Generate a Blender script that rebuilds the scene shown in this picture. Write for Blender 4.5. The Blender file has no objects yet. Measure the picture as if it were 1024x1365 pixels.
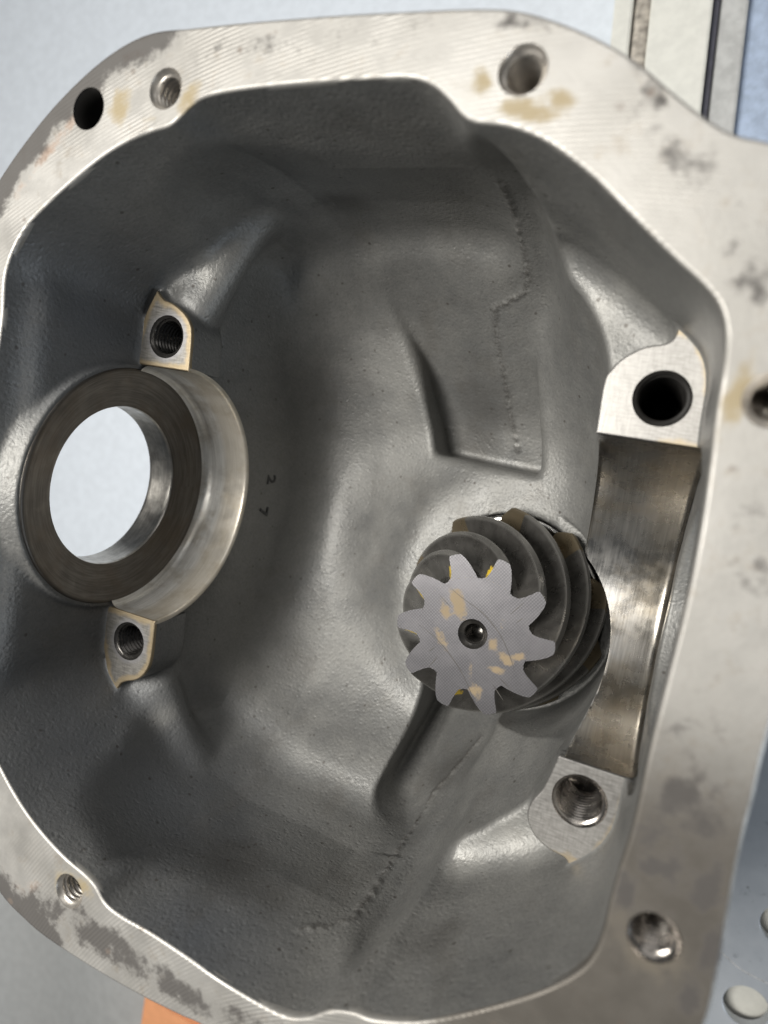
import bpy, bmesh, math, random
import numpy as np
from mathutils import Matrix, Vector
from mathutils.geometry import delaunay_2d_cdt

S = 0.001                      # everything below is laid out in millimetres
rad = math.radians
scene = bpy.context.scene

# ------------------------------------------------------------------ camera
cam_d = bpy.data.cameras.new('camera')
cam = bpy.data.objects.new('camera', cam_d)
scene.collection.objects.link(cam)
scene.camera = cam
CM = ((0.908976, -0.198713, 0.366437), (0.168497, 0.979200, 0.113035), (-0.381277, -0.041002, 0.923551))
CP = (52.39, 31.02, 168.10)
mw = Matrix.Identity(4)
for i in range(3):
    for j in range(3):
        mw[i][j] = CM[i][j]
    mw[i][3] = CP[i] * S
cam.matrix_world = mw
cam_d.sensor_fit = 'HORIZONTAL'
cam_d.sensor_width = 36.0
cam_d.lens = 884.34 / 1024 * 36.0
cam_d.clip_start = 0.005
cam_d.clip_end = 20
cam_d.dof.use_dof = True
cam_d.dof.focus_distance = 0.205
cam_d.dof.aperture_fstop = 12.5

# ------------------------------------------------------------------ light
world = bpy.data.worlds.new('World')
scene.world = world
world.use_nodes = True
bg = world.node_tree.nodes['Background']
bg.inputs[0].default_value = (0.86, 0.93, 1.0, 1)
bg.inputs[1].default_value = 0.07

def area_light(name, loc, target, sx, sy, power, col):
    d = bpy.data.lights.new(name, 'AREA')
    d.shape = 'RECTANGLE'
    d.size, d.size_y, d.energy, d.color = sx, sy, power, col
    o = bpy.data.objects.new(name, d)
    scene.collection.objects.link(o)
    o.location = Vector(loc) * S
    o.rotation_euler = (Vector(target) - Vector(loc)).to_track_quat('-Z', 'Y').to_euler()
    return o
area_light('key_light', (-225, 75, 650), (-10, 0, 0), 0.27, 0.27, 7.6, (1.0, 0.965, 0.90))
area_light('ceiling_light', (160, 640, 640), (20, 20, 0), 0.8, 0.5, 1.3, (1.0, 0.98, 0.95))
area_light('plate_fill', (620, -330, 0), (130, -170, -160), 0.4, 0.3, 2.2, (0.80, 0.90, 1.0))  # added fill aimed at the steel plate to brighten it
scene.cycles.max_bounces = 6
scene.cycles.diffuse_bounces = 3
scene.cycles.glossy_bounces = 4
scene.cycles.caustics_reflective = False
scene.cycles.caustics_refractive = False

scene.view_settings.view_transform = 'Standard'
scene.view_settings.look = 'None'
scene.view_settings.exposure = 0.0
scene.view_settings.gamma = 1.0
scene.view_settings.use_curve_mapping = False

# ------------------------------------------------------------------ helpers
def link(name, me, mat=None, parent=None, smooth=True):
    o = bpy.data.objects.new(name, me)
    scene.collection.objects.link(o)
    if mat is not None:
        me.materials.clear()
        me.materials.append(mat)
    if parent is not None:
        o.parent = parent
    if smooth and len(me.polygons):
        me.polygons.foreach_set('use_smooth', np.ones(len(me.polygons), bool))
    return o

def np_mesh(name, V, F):
    """V: n x 3 in mm.  F: array of quads or tris, or a list of lists."""
    me = bpy.data.meshes.new(name)
    V = np.asarray(V, float) * S
    if isinstance(F, np.ndarray):
        k = F.shape[1]
        me.vertices.add(len(V)); me.vertices.foreach_set('co', V.astype(np.float32).ravel())
        me.loops.add(F.size); me.loops.foreach_set('vertex_index', F.astype(np.int32).ravel())
        me.polygons.add(len(F)); me.polygons.foreach_set('loop_start', np.arange(0, F.size, k, dtype=np.int32))
        me.update(calc_edges=True)
    else:
        me.from_pydata([tuple(v) for v in V], [], [tuple(f) for f in F])
        me.update()
    return me

def set_attr(me, name, vals):
    a = me.attributes.new(name, 'FLOAT', 'POINT')
    a.data.foreach_set('value', np.asarray(vals, np.float32))

def tag(o, label=None, cat=None, group=None, kind=None):
    if label: o['label'] = label
    if cat: o['category'] = cat
    if group: o['group'] = group
    if kind: o['kind'] = kind
    return o

def empty(name, loc=(0, 0, 0)):
    o = bpy.data.objects.new(name, None)
    scene.collection.objects.link(o)
    o.location = Vector(loc) * S
    o.empty_display_size = 0.01
    return o

def spline(pts, step=1.0, closed=True):
    """centripetal-free Catmull-Rom, resampled to even steps"""
    P = np.array(pts, float); n = len(P); out = []
    rng = range(n) if closed else range(n - 1)
    for i in rng:
        if closed:
            p0, p1, p2, p3 = P[(i - 1) % n], P[i], P[(i + 1) % n], P[(i + 2) % n]
        else:
            p0, p1, p2, p3 = P[max(i - 1, 0)], P[i], P[i + 1], P[min(i + 2, n - 1)]
        for t in np.linspace(0, 1, 24, endpoint=False):
            out.append(0.5 * ((2 * p1) + (-p0 + p2) * t + (2 * p0 - 5 * p1 + 4 * p2 - p3) * t * t + (-p0 + 3 * p1 - 3 * p2 + p3) * t ** 3))
    if not closed: out.append(P[-1])
    out = np.array(out)
    Q = np.vstack([out, out[:1]]) if closed else out
    d = np.r_[0, np.cumsum(np.linalg.norm(np.diff(Q, axis=0), axis=1))]
    m = max(4, int(round(d[-1] / step)))
    s = np.linspace(0, d[-1], m, endpoint=not closed)
    return np.stack([np.interp(s, d, Q[:, k]) for k in range(Q.shape[1])], 1)

def poly_normals(P):
    t = np.roll(P, -1, 0) - np.roll(P, 1, 0)
    t /= np.linalg.norm(t, axis=1)[:, None] + 1e-9
    n = np.stack([t[:, 1], -t[:, 0]], 1)
    area = 0.5 * np.sum(P[:, 0] * np.roll(P[:, 1], -1) - np.roll(P[:, 0], -1) * P[:, 1])
    return n if area > 0 else -n            # outward

def poly_sdf(poly, X, Y):
    """signed distance (negative inside) from points to a closed polygon"""
    X = np.asarray(X, np.float32); Y = np.asarray(Y, np.float32)
    d = np.full(X.shape, 1e9, np.float32); ins = np.zeros(X.shape, bool)
    n = len(poly)
    for i in range(n):
        ax, ay = poly[i]; bx, by = poly[(i + 1) % n]
        ex, ey = bx - ax, by - ay
        wx, wy = X - ax, Y - ay
        t = np.clip((wx * ex + wy * ey) / (ex * ex + ey * ey + 1e-12), 0, 1)
        d = np.minimum(d, (wx - ex * t) ** 2 + (wy - ey * t) ** 2)
        if ay != by:
            c = ((ay > Y) != (by > Y)) & (X < (bx - ax) * (Y - ay) / (by - ay) + ax)
            ins ^= c
    d = np.sqrt(d)
    return np.where(ins, -d, d)

class Grid2:
    """tabulated 2-D field with bilinear lookup"""
    def __init__(self, poly, lo, hi, h=0.7):
        self.lo, self.h = lo, h
        self.nx = int((hi[0] - lo[0]) / h) + 2; self.ny = int((hi[1] - lo[1]) / h) + 2
        X, Y = np.meshgrid(lo[0] + np.arange(self.nx) * h, lo[1] + np.arange(self.ny) * h, indexing='ij')
        self.D = poly_sdf(poly, X, Y)
    def __call__(self, x, y):
        u = np.clip((x - self.lo[0]) / self.h, 0, self.nx - 1.001); v = np.clip((y - self.lo[1]) / self.h, 0, self.ny - 1.001)
        i = u.astype(np.int32); j = v.astype(np.int32); a = u - i; b = v - j
        D = self.D
        return (D[i, j] * (1 - a) + D[i + 1, j] * a) * (1 - b) + (D[i, j + 1] * (1 - a) + D[i + 1, j + 1] * a) * b

def smin(a, b, k):
    h = np.clip(0.5 + 0.5 * (b - a) / k, 0, 1)
    return b * (1 - h) + a * h - k * h * (1 - h)
def smax(a, b, k): return -smin(-a, -b, k)

rngp = np.random.default_rng(7)
_perm = rngp.random((64, 64, 64)).astype(np.float32)
def vnoise(P, scale):
    """value noise in [0,1]; scale = feature size in mm"""
    q = P / scale; i = np.floor(q).astype(np.int64); f = (q - i).astype(np.float32); f = f * f * (3 - 2 * f)
    r = 0
    for dx in (0, 1):
        for dy in (0, 1):
            for dz in (0, 1):
                w = (f[:, 0] if dx else 1 - f[:, 0]) * (f[:, 1] if dy else 1 - f[:, 1]) * (f[:, 2] if dz else 1 - f[:, 2])
                r = r + w * _perm[(i[:, 0] + dx) & 63, (i[:, 1] + dy) & 63, (i[:, 2] + dz) & 63]
    return r

def dist_polyline(P, L):
    d = np.full(len(P), 1e9, np.float32)
    L = np.asarray(L, float)
    for a, b in zip(L[:-1], L[1:]):
        e = b - a
        t = np.clip(((P - a) @ e) / (e @ e), 0, 1)
        d = np.minimum(d, np.linalg.norm(P - a - t[:, None] * e, axis=1))
    return d

# ------------------------------------------------------------------ materials
class NT:
    def __init__(self, name):
        self.m = bpy.data.materials.new(name); self.m.use_nodes = True
        self.t = self.m.node_tree; self.p = self.t.nodes['Principled BSDF']
        self._co = None
    def n(self, typ, **kw):
        nd = self.t.nodes.new(typ)
        for k, v in kw.items():
            if k.startswith('i_'): nd.inputs[k[2:].replace('_', ' ')].default_value = v
            else: setattr(nd, k, v)
        return nd
    def l(self, a, b): self.t.links.new(a, b)
    @property
    def co(self):
        if self._co is None:
            tc = self.n('ShaderNodeTexCoord')
            mp = self.n('ShaderNodeMapping'); mp.inputs['Scale'].default_value = (1000, 1000, 1000)   # mm
            self.l(tc.outputs['Object'], mp.inputs[0]); self._co = mp.outputs[0]
        return self._co
    def scaled(self, sc, rot=(0, 0, 0)):
        mp = self.n('ShaderNodeMapping'); mp.inputs['Scale'].default_value = sc; mp.inputs['Rotation'].default_value = rot
        self.l(self.co, mp.inputs[0]); return mp.outputs[0]
    def noise(self, size, detail=4, rough=0.55, vec=None, dist=0.0):
        nd = self.n('ShaderNodeTexNoise'); nd.inputs['Scale'].default_value = 1.0 / size
        nd.inputs['Detail'].default_value = detail; nd.inputs['Roughness'].default_value = rough; nd.inputs['Distortion'].default_value = dist
        self.l(vec if vec is not None else self.co, nd.inputs['Vector']); return nd.outputs['Fac']
    def voro(self, size, vec=None, feature='F1'):
        nd = self.n('ShaderNodeTexVoronoi'); nd.feature = feature; nd.inputs['Scale'].default_value = 1.0 / size
        self.l(vec if vec is not None else self.co, nd.inputs['Vector']); return nd.outputs['Distance']
    def attr(self, name):
        nd = self.n('ShaderNodeAttribute'); nd.attribute_name = name; return nd.outputs['Fac']
    def val(self, x, sock):
        if hasattr(x, 'node'): self.l(x, sock)
        else: sock.default_value = x
    def math(self, op, a, b=0.0, c=None, clamp=False):
        nd = self.n('ShaderNodeMath', operation=op); nd.use_clamp = clamp
        self.val(a, nd.inputs[0]); self.val(b, nd.inputs[1])
        if c is not None: self.val(c, nd.inputs[2])
        return nd.outputs[0]
    def ramp(self, fac, a, b, va=0.0, vb=1.0):
        nd = self.n('ShaderNodeMapRange'); nd.interpolation_type = 'SMOOTHSTEP'
        self.val(fac, nd.inputs[0])
        for k, v in zip((1, 2, 3, 4), (a, b, va, vb)): nd.inputs[k].default_value = v
        return nd.outputs[0]
    def mix(self, fac, a, b, mode='MIX'):
        nd = self.n('ShaderNodeMix', data_type='RGBA', blend_type=mode)
        self.val(fac, nd.inputs[0])
        for v, s in ((a, nd.inputs[6]), (b, nd.inputs[7])):
            if hasattr(v, 'node'): self.l(v, s)
            else: s.default_value = (v[0], v[1], v[2], 1)
        return nd.outputs[2]
    def bump(self, height, dist_mm, strength=1.0, prev=None):
        nd = self.n('ShaderNodeBump'); nd.inputs['Distance'].default_value = dist_mm * S; nd.inputs['Strength'].default_value = strength
        self.l(height, nd.inputs['Height'])
        if prev is not None: self.l(prev, nd.inputs['Normal'])
        return nd.outputs[0]
    def out(self, col=None, rough=None, metal=None, normal=None, spec=None):
        for v, k in ((col, 'Base Color'), (rough, 'Roughness'), (metal, 'Metallic'), (spec, 'Specular IOR Level')):
            if v is None: continue
            if hasattr(v, 'node'): self.l(v, self.p.inputs[k])
            elif isinstance(v, tuple): self.p.inputs[k].default_value = (v[0], v[1], v[2], 1)
            else: self.p.inputs[k].default_value = v
        if normal is not None: self.l(normal, self.p.inputs['Normal'])
        return self.m

def mat_cast():
    t = NT('cast_iron')
    big = t.noise(30, 4, 0.65); med = t.noise(6, 4, 0.65); fine = t.noise(0.9, 3, 0.6)
    col = t.mix(t.ramp(big, 0.35, 0.7), (0.215, 0.216, 0.212), (0.285, 0.283, 0.272))
    col = t.mix(t.ramp(med, 0.35, 0.75, 0, 0.45), col, (0.30, 0.297, 0.283))
    col = t.mix(t.ramp(fine, 0.35, 0.8, 0, 0.35), col, (0.11, 0.11, 0.108))
    blue = t.attr('blue'); col = t.mix(t.math('MULTIPLY', blue, 0.75, clamp=True), col, (0.150, 0.165, 0.190))  # bluish reflected light, put into the wall colour
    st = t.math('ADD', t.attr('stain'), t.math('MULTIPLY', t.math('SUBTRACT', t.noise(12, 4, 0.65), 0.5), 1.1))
    col = t.mix(t.ramp(st, 0.3, 0.95, 0, 0.5), col, (0.07, 0.066, 0.06))  # stains, and shade painted into the drain slot
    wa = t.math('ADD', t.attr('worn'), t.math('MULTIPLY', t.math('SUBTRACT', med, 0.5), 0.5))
    worn = t.ramp(wa, 0.3, 1.0, 0, 0.5)  # highlights on the ribs, painted as a lighter tone
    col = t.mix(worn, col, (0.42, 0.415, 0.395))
    seam = t.attr('seam'); col = t.mix(t.math('MULTIPLY', seam, t.ramp(fine, 0.4, 0.6, 0, 0.45)), col, (0.07, 0.06, 0.05))
    col = t.mix(t.ramp(t.noise(17, 5, 0.7, t.scaled((1, 1, 0.35))), 0.52, 0.74, 0, 0.28), col, (0.135, 0.122, 0.105))
    # brown spots
    sp = t.voro(6.5); col = t.mix(t.ramp(sp, 0.05, 0.11, 0.6, 0), col, (0.05, 0.04, 0.03))
    rough = t.math('ADD', t.ramp(big, 0.3, 0.7, 0.38, 0.54), t.math('MULTIPLY', fine, 0.10))
    gran = t.noise(1.05, 3, 0.6); pits = t.ramp(t.voro(2.3), 0.0, 0.38)
    wav = t.noise(5.0, 3, 0.5)
    hgt = t.math('ADD', t.math('MULTIPLY', wav, 0.12), t.math('MULTIPLY', gran, 0.27))
    hgt = t.math('ADD', hgt, t.math('MULTIPLY', pits, 0.12))
    hgt = t.math('ADD', hgt, t.math('MULTIPLY', fine, 0.09))
    return t.out(col, rough, 0.42, t.bump(hgt, 0.85, 0.9), 0.5)

def mat_flange():
    t = NT('milled_flange')
    # fly-cut arcs: rings around a far-off centre
    pos = t.n('ShaderNodeVectorMath', operation='DISTANCE'); t.l(t.co, pos.inputs[0]); pos.inputs[1].default_value = (40, -170, 45)
    r = t.math('ADD', pos.outputs['Value'], t.math('MULTIPLY', t.noise(30, 2), 1.2))
    w = t.math('SINE', t.math('MULTIPLY', r, 2 * math.pi / 0.95))
    lay = t.math('MULTIPLY', w, t.ramp(t.noise(12, 3), 0.35, 0.7))
    fine = t.noise(1.1, 3, 0.6)
    base = t.mix(t.ramp(t.noise(22, 4), 0.3, 0.7), (0.36, 0.35, 0.33), (0.455, 0.445, 0.425))
    base = t.mix(t.ramp(lay, 0.1, 0.9, 0, 0.20), base, (0.33, 0.31, 0.285))
    base = t.mix(t.ramp(t.noise(5.5, 5, 0.7), 0.53, 0.74, 0, 0.6), base, (0.30, 0.265, 0.22))
    n1 = t.math('SUBTRACT', t.noise(6, 8, 0.74), 0.5); n2 = t.math('SUBTRACT', t.noise(4, 7, 0.72), 0.5)
    tan = t.ramp(t.math('ADD', t.attr('tan'), t.math('MULTIPLY', n2, 1.3)), 0.30, 0.85)
    base = t.mix(t.math('MULTIPLY', tan, 0.9), base, (0.31, 0.25, 0.145))
    brown = t.ramp(t.math('ADD', t.attr('brown'), t.math('MULTIPLY', n1, 0.5)), 0.25, 0.9)  # shade on the lower right flange, painted as a brown tint
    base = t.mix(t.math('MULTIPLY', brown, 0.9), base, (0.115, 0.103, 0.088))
    rust = t.ramp(t.math('ADD', t.attr('rust'), t.math('MULTIPLY', n1, 1.1)), 0.40, 0.70)
    base = t.mix(t.math('MULTIPLY', rust, 0.8), base, (0.30, 0.205, 0.15))
    dark = t.ramp(t.math('ADD', t.attr('dark'), t.math('MULTIPLY', n1, 1.9)), 0.26, 0.70)
    base = t.mix(t.math('MULTIPLY', dark, 0.92), base, (0.065, 0.060, 0.057))
    pit = t.ramp(t.math('ADD', t.voro(9.0), t.math('MULTIPLY', n2, 0.35)), 0.03, 0.13, 0.75, 0)
    base = t.mix(pit, base, (0.16, 0.13, 0.11))
    foul = t.math('MAXIMUM', t.math('MAXIMUM', dark, rust), t.math('MULTIPLY', tan, 0.8))
    metal = t.math('SUBTRACT', 0.5, t.math('MULTIPLY', foul, 0.45))
    rough = t.math('ADD', t.ramp(t.noise(6, 4), 0.3, 0.7, 0.42, 0.56), t.math('MULTIPLY', foul, 0.18))
    b = t.bump(lay, 0.05, 0.6); b = t.bump(fine, 0.06, 0.5, b)
    return t.out(base, rough, metal, b)

def mat_machined(name, c0, c1, rough=(0.24, 0.42), axis='x', warm=(0.36, 0.30, 0.21), stain=0.35, freq=0.35, stainsize=9, metal=0.95):
    """turned or milled steel: fine streaks that run round the part"""
    t = NT(name)
    sep = t.n('ShaderNodeSeparateXYZ'); t.l(t.co, sep.inputs[0])
    if axis == 'x':       # rings about the axle axis: streak pattern depends on x and slowly on the angle
        ang = t.math('ARCTAN2', sep.outputs['Y'], sep.outputs['Z'])
        cmb = t.n('ShaderNodeCombineXYZ'); t.l(t.math('MULTIPLY', sep.outputs['X'], 1.0), cmb.inputs[0]); t.l(t.math('MULTIPLY', ang, 1.6), cmb.inputs[1])
        rr = t.math('SQRT', t.math('ADD', t.math('MULTIPLY', sep.outputs['Y'], sep.outputs['Y']), t.math('MULTIPLY', sep.outputs['Z'], sep.outputs['Z'])))
        t.l(rr, cmb.inputs[2]); vec = cmb.outputs[0]
    else:
        vec = t.scaled((0.10, 1.0, 1.0), (0, 0, 0.25 if axis == 'a' else -0.5))
    st = t.noise(freq, 4, 0.6, vec); blot = t.noise(stainsize, 5, 0.65)
    band = t.noise(3.0, 3, 0.6, vec)
    col = t.mix(t.ramp(st, 0.3, 0.7), c0, c1)
    col = t.mix(t.ramp(blot, 0.42, 0.68, 0, stain), col, warm)
    col = t.mix(t.ramp(band, 0.5, 0.75, 0, 0.35), col, tuple(v * 0.5 for v in c0))
    col = t.mix(t.math('MULTIPLY', t.attr('warm'), 0.5), col, (0.50, 0.43, 0.32))
    r = t.math('ADD', t.ramp(t.noise(5, 4), 0.3, 0.7, rough[0], rough[1]), t.math('MULTIPLY', st, 0.06))
    b = t.bump(st, 0.02, 0.6)
    b = t.bump(t.noise(0.8, 2), 0.02, 0.4, b)
    return t.out(col, r, metal, b)

def mat_pad(name, c0, c1, warmth=0.5, rot=0.2):
    t = NT(name)
    vec = t.scaled((0.14, 1.0, 1.0), (0, 0, rot)); vec2 = t.scaled((1.0, 0.16, 1.0), (0, 0, rot + 0.4))
    st = t.noise(0.5, 4, 0.6, vec); st2 = t.noise(0.6, 4, 0.6, vec2)
    col = t.mix(t.ramp(st, 0.3, 0.7), c0, c1)
    col = t.mix(t.ramp(st2, 0.4, 0.72, 0, 0.35), col, tuple(v * 0.6 for v in c0))
    edge = t.math('ADD', t.attr('edge'), t.math('MULTIPLY', t.math('SUBTRACT', t.noise(4, 5, 0.65), 0.5), 0.8))
    col = t.mix(t.ramp(edge, 0.4, 0.75, 0, warmth), col, (0.40, 0.315, 0.19))
    hole = t.math('ADD', t.attr('hole'), t.math('MULTIPLY', t.math('SUBTRACT', t.noise(2.5, 5, 0.65), 0.5), 0.6))
    col = t.mix(t.ramp(hole, 0.4, 0.8, 0, 0.55), col, (0.30, 0.30, 0.32))
    r = t.ramp(st, 0.2, 0.8, 0.36, 0.5)
    b = t.bump(st, 0.05, 0.7); b = t.bump(st2, 0.03, 0.5, b)
    return t.out(col, r, 0.75, b)

def mat_simple(name, col, rough, metal, bumpsize=1.0, bumpd=0.03, var=0.25):
    t = NT(name)
    c = t.mix(t.ramp(t.noise(6, 5, 0.6), 0.3, 0.7), tuple(v * (1 - var) for v in col), tuple(min(1, v * (1 + var)) for v in col))
    return t.out(c, t.ramp(t.noise(3, 4), 0.3, 0.7, max(0.05, rough - 0.07), rough + 0.07), metal, t.bump(t.noise(bumpsize, 3), bumpd, 0.6))

M_cast = mat_cast()
M_flange = mat_flange()
M_ring = mat_machined('turned_shoulder', (0.13, 0.12, 0.11), (0.20, 0.188, 0.172), (0.34, 0.46), 'x', (0.14, 0.115, 0.09), 0.55, 0.5, 14, 0.9)
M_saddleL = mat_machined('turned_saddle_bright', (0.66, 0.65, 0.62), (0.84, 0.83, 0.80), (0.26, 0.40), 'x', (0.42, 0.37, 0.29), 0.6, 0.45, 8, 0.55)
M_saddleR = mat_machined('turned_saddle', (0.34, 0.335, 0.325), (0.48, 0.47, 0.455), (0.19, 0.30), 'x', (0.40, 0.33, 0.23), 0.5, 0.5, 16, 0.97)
M_bore = mat_machined('bored_hole', (0.45, 0.43, 0.40), (0.62, 0.60, 0.56), (0.28, 0.42), 'x', (0.12, 0.11, 0.1), 0.4, 0.5, 4)
M_padL = mat_pad('pad_steel_worn', (0.20, 0.193, 0.18), (0.31, 0.30, 0.283), 0.75, 0.9)
M_padR = mat_pad('pad_steel_bright', (0.255, 0.248, 0.238), (0.36, 0.352, 0.34), 0.6, 0.1)
M_thread = mat_simple('thread_steel', (0.50, 0.47, 0.43), 0.34, 0.8, 1.0, 0.02)
M_threadM = mat_simple('dark_thread_steel', (0.30, 0.28, 0.26), 0.25, 0.95, 1.0, 0.02)
M_threadD = mat_simple('oily_thread_steel', (0.10, 0.095, 0.09), 0.25, 0.8, 1.0, 0.02)
M_black = mat_simple('hole_shade', (0.012, 0.011, 0.010), 0.6, 0.0)  # near-black colour paints the shade inside deep holes

# ------------------------------------------------------------------ the housing's plan (mm): x along the axle, z out of the opening
F = 45.0                     # height of the milled cover flange above the axle line
RB = 40.0                    # bearing saddle radius
INN = [(-110.4, 43), (-110.9, 56), (-106.4, 65.9), (-99.5, 72.5), (-88.3, 80.7), (-79.6, 85.9), (-71.1, 89.3), (-63.9, 91.0), (-61.2, 92.7), (-58.7, 95.0), (-55.5, 96.8),
       (-49.4, 97.9), (-39.9, 98.6), (-27.3, 99.1), (-13.8, 99.3), (-6.6, 99.1), (-1.8, 97.8), (2.3, 94.9), (5.3, 92.2), (8.3, 90.8), (12.9, 90.3), (18.0, 89.0), (23.9, 86.3),
       (31.4, 81.4), (37.4, 76.5), (43.3, 71.7), (48.3, 67.7), (52.3, 64.7), (55.3, 61.8), (57.2, 58.2), (58.2, 53.6), (58.5, 48.6), (58.9, 42.7), (59.6, 36.0), (60.4, 25.2),
       (60.8, 12.3), (60.6, -1.2), (60.3, -15.1), (60.4, -24.9), (60.3, -30.8), (59.8, -38), (59.5, -44.2), (59.5, -50), (58.9, -55), (56.8, -59.9), (51.2, -66.8), (41.2, -75.9),
       (30.3, -84.3), (21.0, -89.0), (15.8, -90.0), (10.8, -92.2), (6.0, -96.4), (0.7, -99.0), (-7.2, -99.5), (-17.7, -99.1), (-26.6, -98), (-38.2, -97), (-47.2, -96.9), (-52.8, -95.8),
       (-56.6, -92.7), (-60.9, -91.1), (-67.5, -89.6), (-75.1, -86.8), (-82.5, -83.0), (-88.9, -78.5), (-94.5, -73.7), (-103, -66.5), (-109, -58), (-110.4, -46), (-111.5, -22), (-112, 0), (-111.5, 22)]
OUT = [(-116.6, 79.5), (-105.1, 92.2), (-94.0, 101.5), (-83.2, 108.1), (-72.6, 111.6), (-59.9, 112.0), (-46.1, 112.2), (-24.5, 112.1), (-6.6, 111.6), (5.3, 111.1), (12.5, 110.2),
       (19.7, 108.0), (28.1, 104.4), (35.1, 100.4), (42.1, 95.1), (48.7, 90.5), (53.1, 88.3), (57.5, 87.3), (64, 85), (71, 79), (76.5, 70), (79.5, 58), (80.5, 46), (79.5, 32), (78, 16), (77.3, -7.8),
       (77.4, -17), (77.4, -26.4), (77.9, -37.2), (78.5, -48.2), (78.5, -60), (75, -74), (66, -86), (54, -95), (40, -103), (22, -109.5), (0, -111.5), (-20.8, -112.8), (-26.2, -113.5), (-40, -114.6),
       (-54.9, -114.9), (-70.8, -114.2), (-79.5, -112.6), (-88.6, -109.6), (-102, -101), (-114, -88), (-123, -72), (-128, -54), (-129, -30), (-128.5, 0), (-129, 30), (-128, 54), (-124, 68)]
inn = spline(INN, 1.0); out = spline(OUT, 1.2)
inn_c = inn.mean(0)

EARS = {   # outlines of the four cap pads, in the plane z = 0
 'UL': [(-108.4, 40.2), (-108.0, 47.2), (-105.8, 56.4), (-102.6, 63.6), (-99.7, 61.2), (-96.0, 60.2), (-91.6, 58.0), (-88.4, 55.0), (-87.0, 51.0), (-86.2, 40.2)],
 'LL': [(-108.4, -40.2), (-86.2, -40.2), (-86.0, -52.9), (-87.6, -58.2), (-90.6, -61.4), (-94.6, -63.2), (-97.0, -64.9), (-98.4, -68.6), (-101.9, -64.5), (-105.4, -56.2), (-107.6, -48)],
 'UR': [(36.4, 40.2), (35.9, 52.0), (37.0, 55.6), (39.4, 58.8), (43.3, 61.5), (47.6, 62.8), (49.3, 64.6), (49.2, 68.0), (45.6, 73.6), (49.8, 69.8), (54.2, 64.6), (57.6, 58.2), (60.0, 50.3), (61.4, 40.2)],
 'LR': [(43.4, -40.4), (41.5, -49.4), (39.2, -54.6), (39.0, -58.8), (41.6, -62.8), (45.8, -64.9), (49.6, -65.5), (51.0, -67.0), (51.2, -70.0), (55.7, -65.4), (59.4, -57.7), (61.3, -49.0), (61.6, -40.4)],
}
EARH = {'UL': (-96.6, 49.8, 5.9), 'LL': (-95.8, -49.6, 5.6), 'UR': (49.4, 50.3, 5.8), 'LR': (50.4, -49.9, 6.0)}
PX, PY, PZ1, PZ2 = 11.4, -22.2, -22.0, -69.0      # pinion axis, small and large end

def dense(poly, step=0.6, keep=True):
    """straight-edged resample that keeps corners"""
    P = np.array(poly, float); o = []
    for a, b in zip(P, np.roll(P, -1, 0)):
        n = max(1, int(np.linalg.norm(b - a) / step))
        for k in range(n): o.append(a + (b - a) * k / n)
    return np.array(o)

def soften(poly, corners):
    """spline through an ear outline with the named vertices kept sharp"""
    n = len(poly); cs = sorted(corners); o = []
    for a, b in zip(cs, cs[1:] + [cs[0] + n]):
        seg = [poly[i % n] for i in range(a, b + 1)]
        o.extend(spline(seg, 0.6, closed=False)[:-1] if len(seg) > 2 else dense_seg(seg))
    return np.array(o)
def dense_seg(seg):
    a, b = np.array(seg[0], float), np.array(seg[1], float)
    n = max(1, int(np.linalg.norm(b - a) / 0.6))
    return [a + (b - a) * k / n for k in range(n)]

EARP = {'UL': soften(EARS['UL'], [0, 3, 9]), 'LL': soften(EARS['LL'], [0, 1, 7]), 'UR': soften(EARS['UR'], [0, 8, 13]), 'LR': soften(EARS['LR'], [0, 8, 12])}

# ------------------------------------------------------------------ the inside of the casting as one distance field (negative = air)
G_inn = Grid2(inn, (-140, -125), (95, 125), 0.7)
PROF = [(-86.0, -20), (-86.0, 20), (-86.0, 44), (-86.0, 58), (-85.9, 68), (-85.4, 76), (-83, 83), (-78, 88.5), (-70, 91.6), (-58, 92.6), (-40, 91), (-20, 88.5), (0, 86.2), (14, 82.5), (24, 76.5), (31, 68), (35, 58.5), (36.4, 48), (36.4, 38), (36.4, 20), (36.4, -20)]
PROF_X = [-78, -70, -58, -40, -20, 0, 14, 24]; PROF_R = [88.5, 91.6, 92.6, 91, 88.5, 86.2, 82.5, 76.5]
G_prof = Grid2(np.vstack([spline(PROF, 1.5, closed=False)]), (-130, -15), (80, 130), 0.7)
FOOT = [(-43, 84), (-39, 58), (-31, 31), (-29.2, 28.2), (-26, 27.3), (9, 26.2), (12.2, 27.6), (12.6, 31), (8.5, 50), (2, 72), (-4, 84)]
G_foot = Grid2(spline(FOOT, 1.0), (-80, -10), (45, 120), 0.6)
SLOT = [(-12, -50), (-13, -62), (-14, -74), (-16, -86), (-16, -94), (-10, -98.5), (0, -98), (7, -92), (11, -83), (15.5, -70), (18, -62), (15, -54), (4, -48)]
G_slot = Grid2(spline(SLOT, 1.0), (-80, -125), (60, 0), 0.6)
G_ear = {k: Grid2(v, (v[:, 0].min() - 30, v[:, 1].min() - 30), (v[:, 0].max() + 30, v[:, 1].max() + 30), 0.6) for k, v in EARP.items()}

def capsule(P, a, b, r0, r1):
    a = np.array(a, np.float32); e = np.array(b, np.float32) - a
    t = np.clip(((P - a) @ e) / (e @ e), 0, 1)
    return np.linalg.norm(P - a - t[:, None] * e, axis=1) - (r0 + (r1 - r0) * t)

def rbox(P, c, half, rotm, r):
    q = np.abs((P - np.array(c, np.float32)) @ rotm) - (np.array(half, np.float32) - r)
    return np.linalg.norm(np.maximum(q, 0), axis=1) + np.minimum(q.max(1), 0) - r

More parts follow.
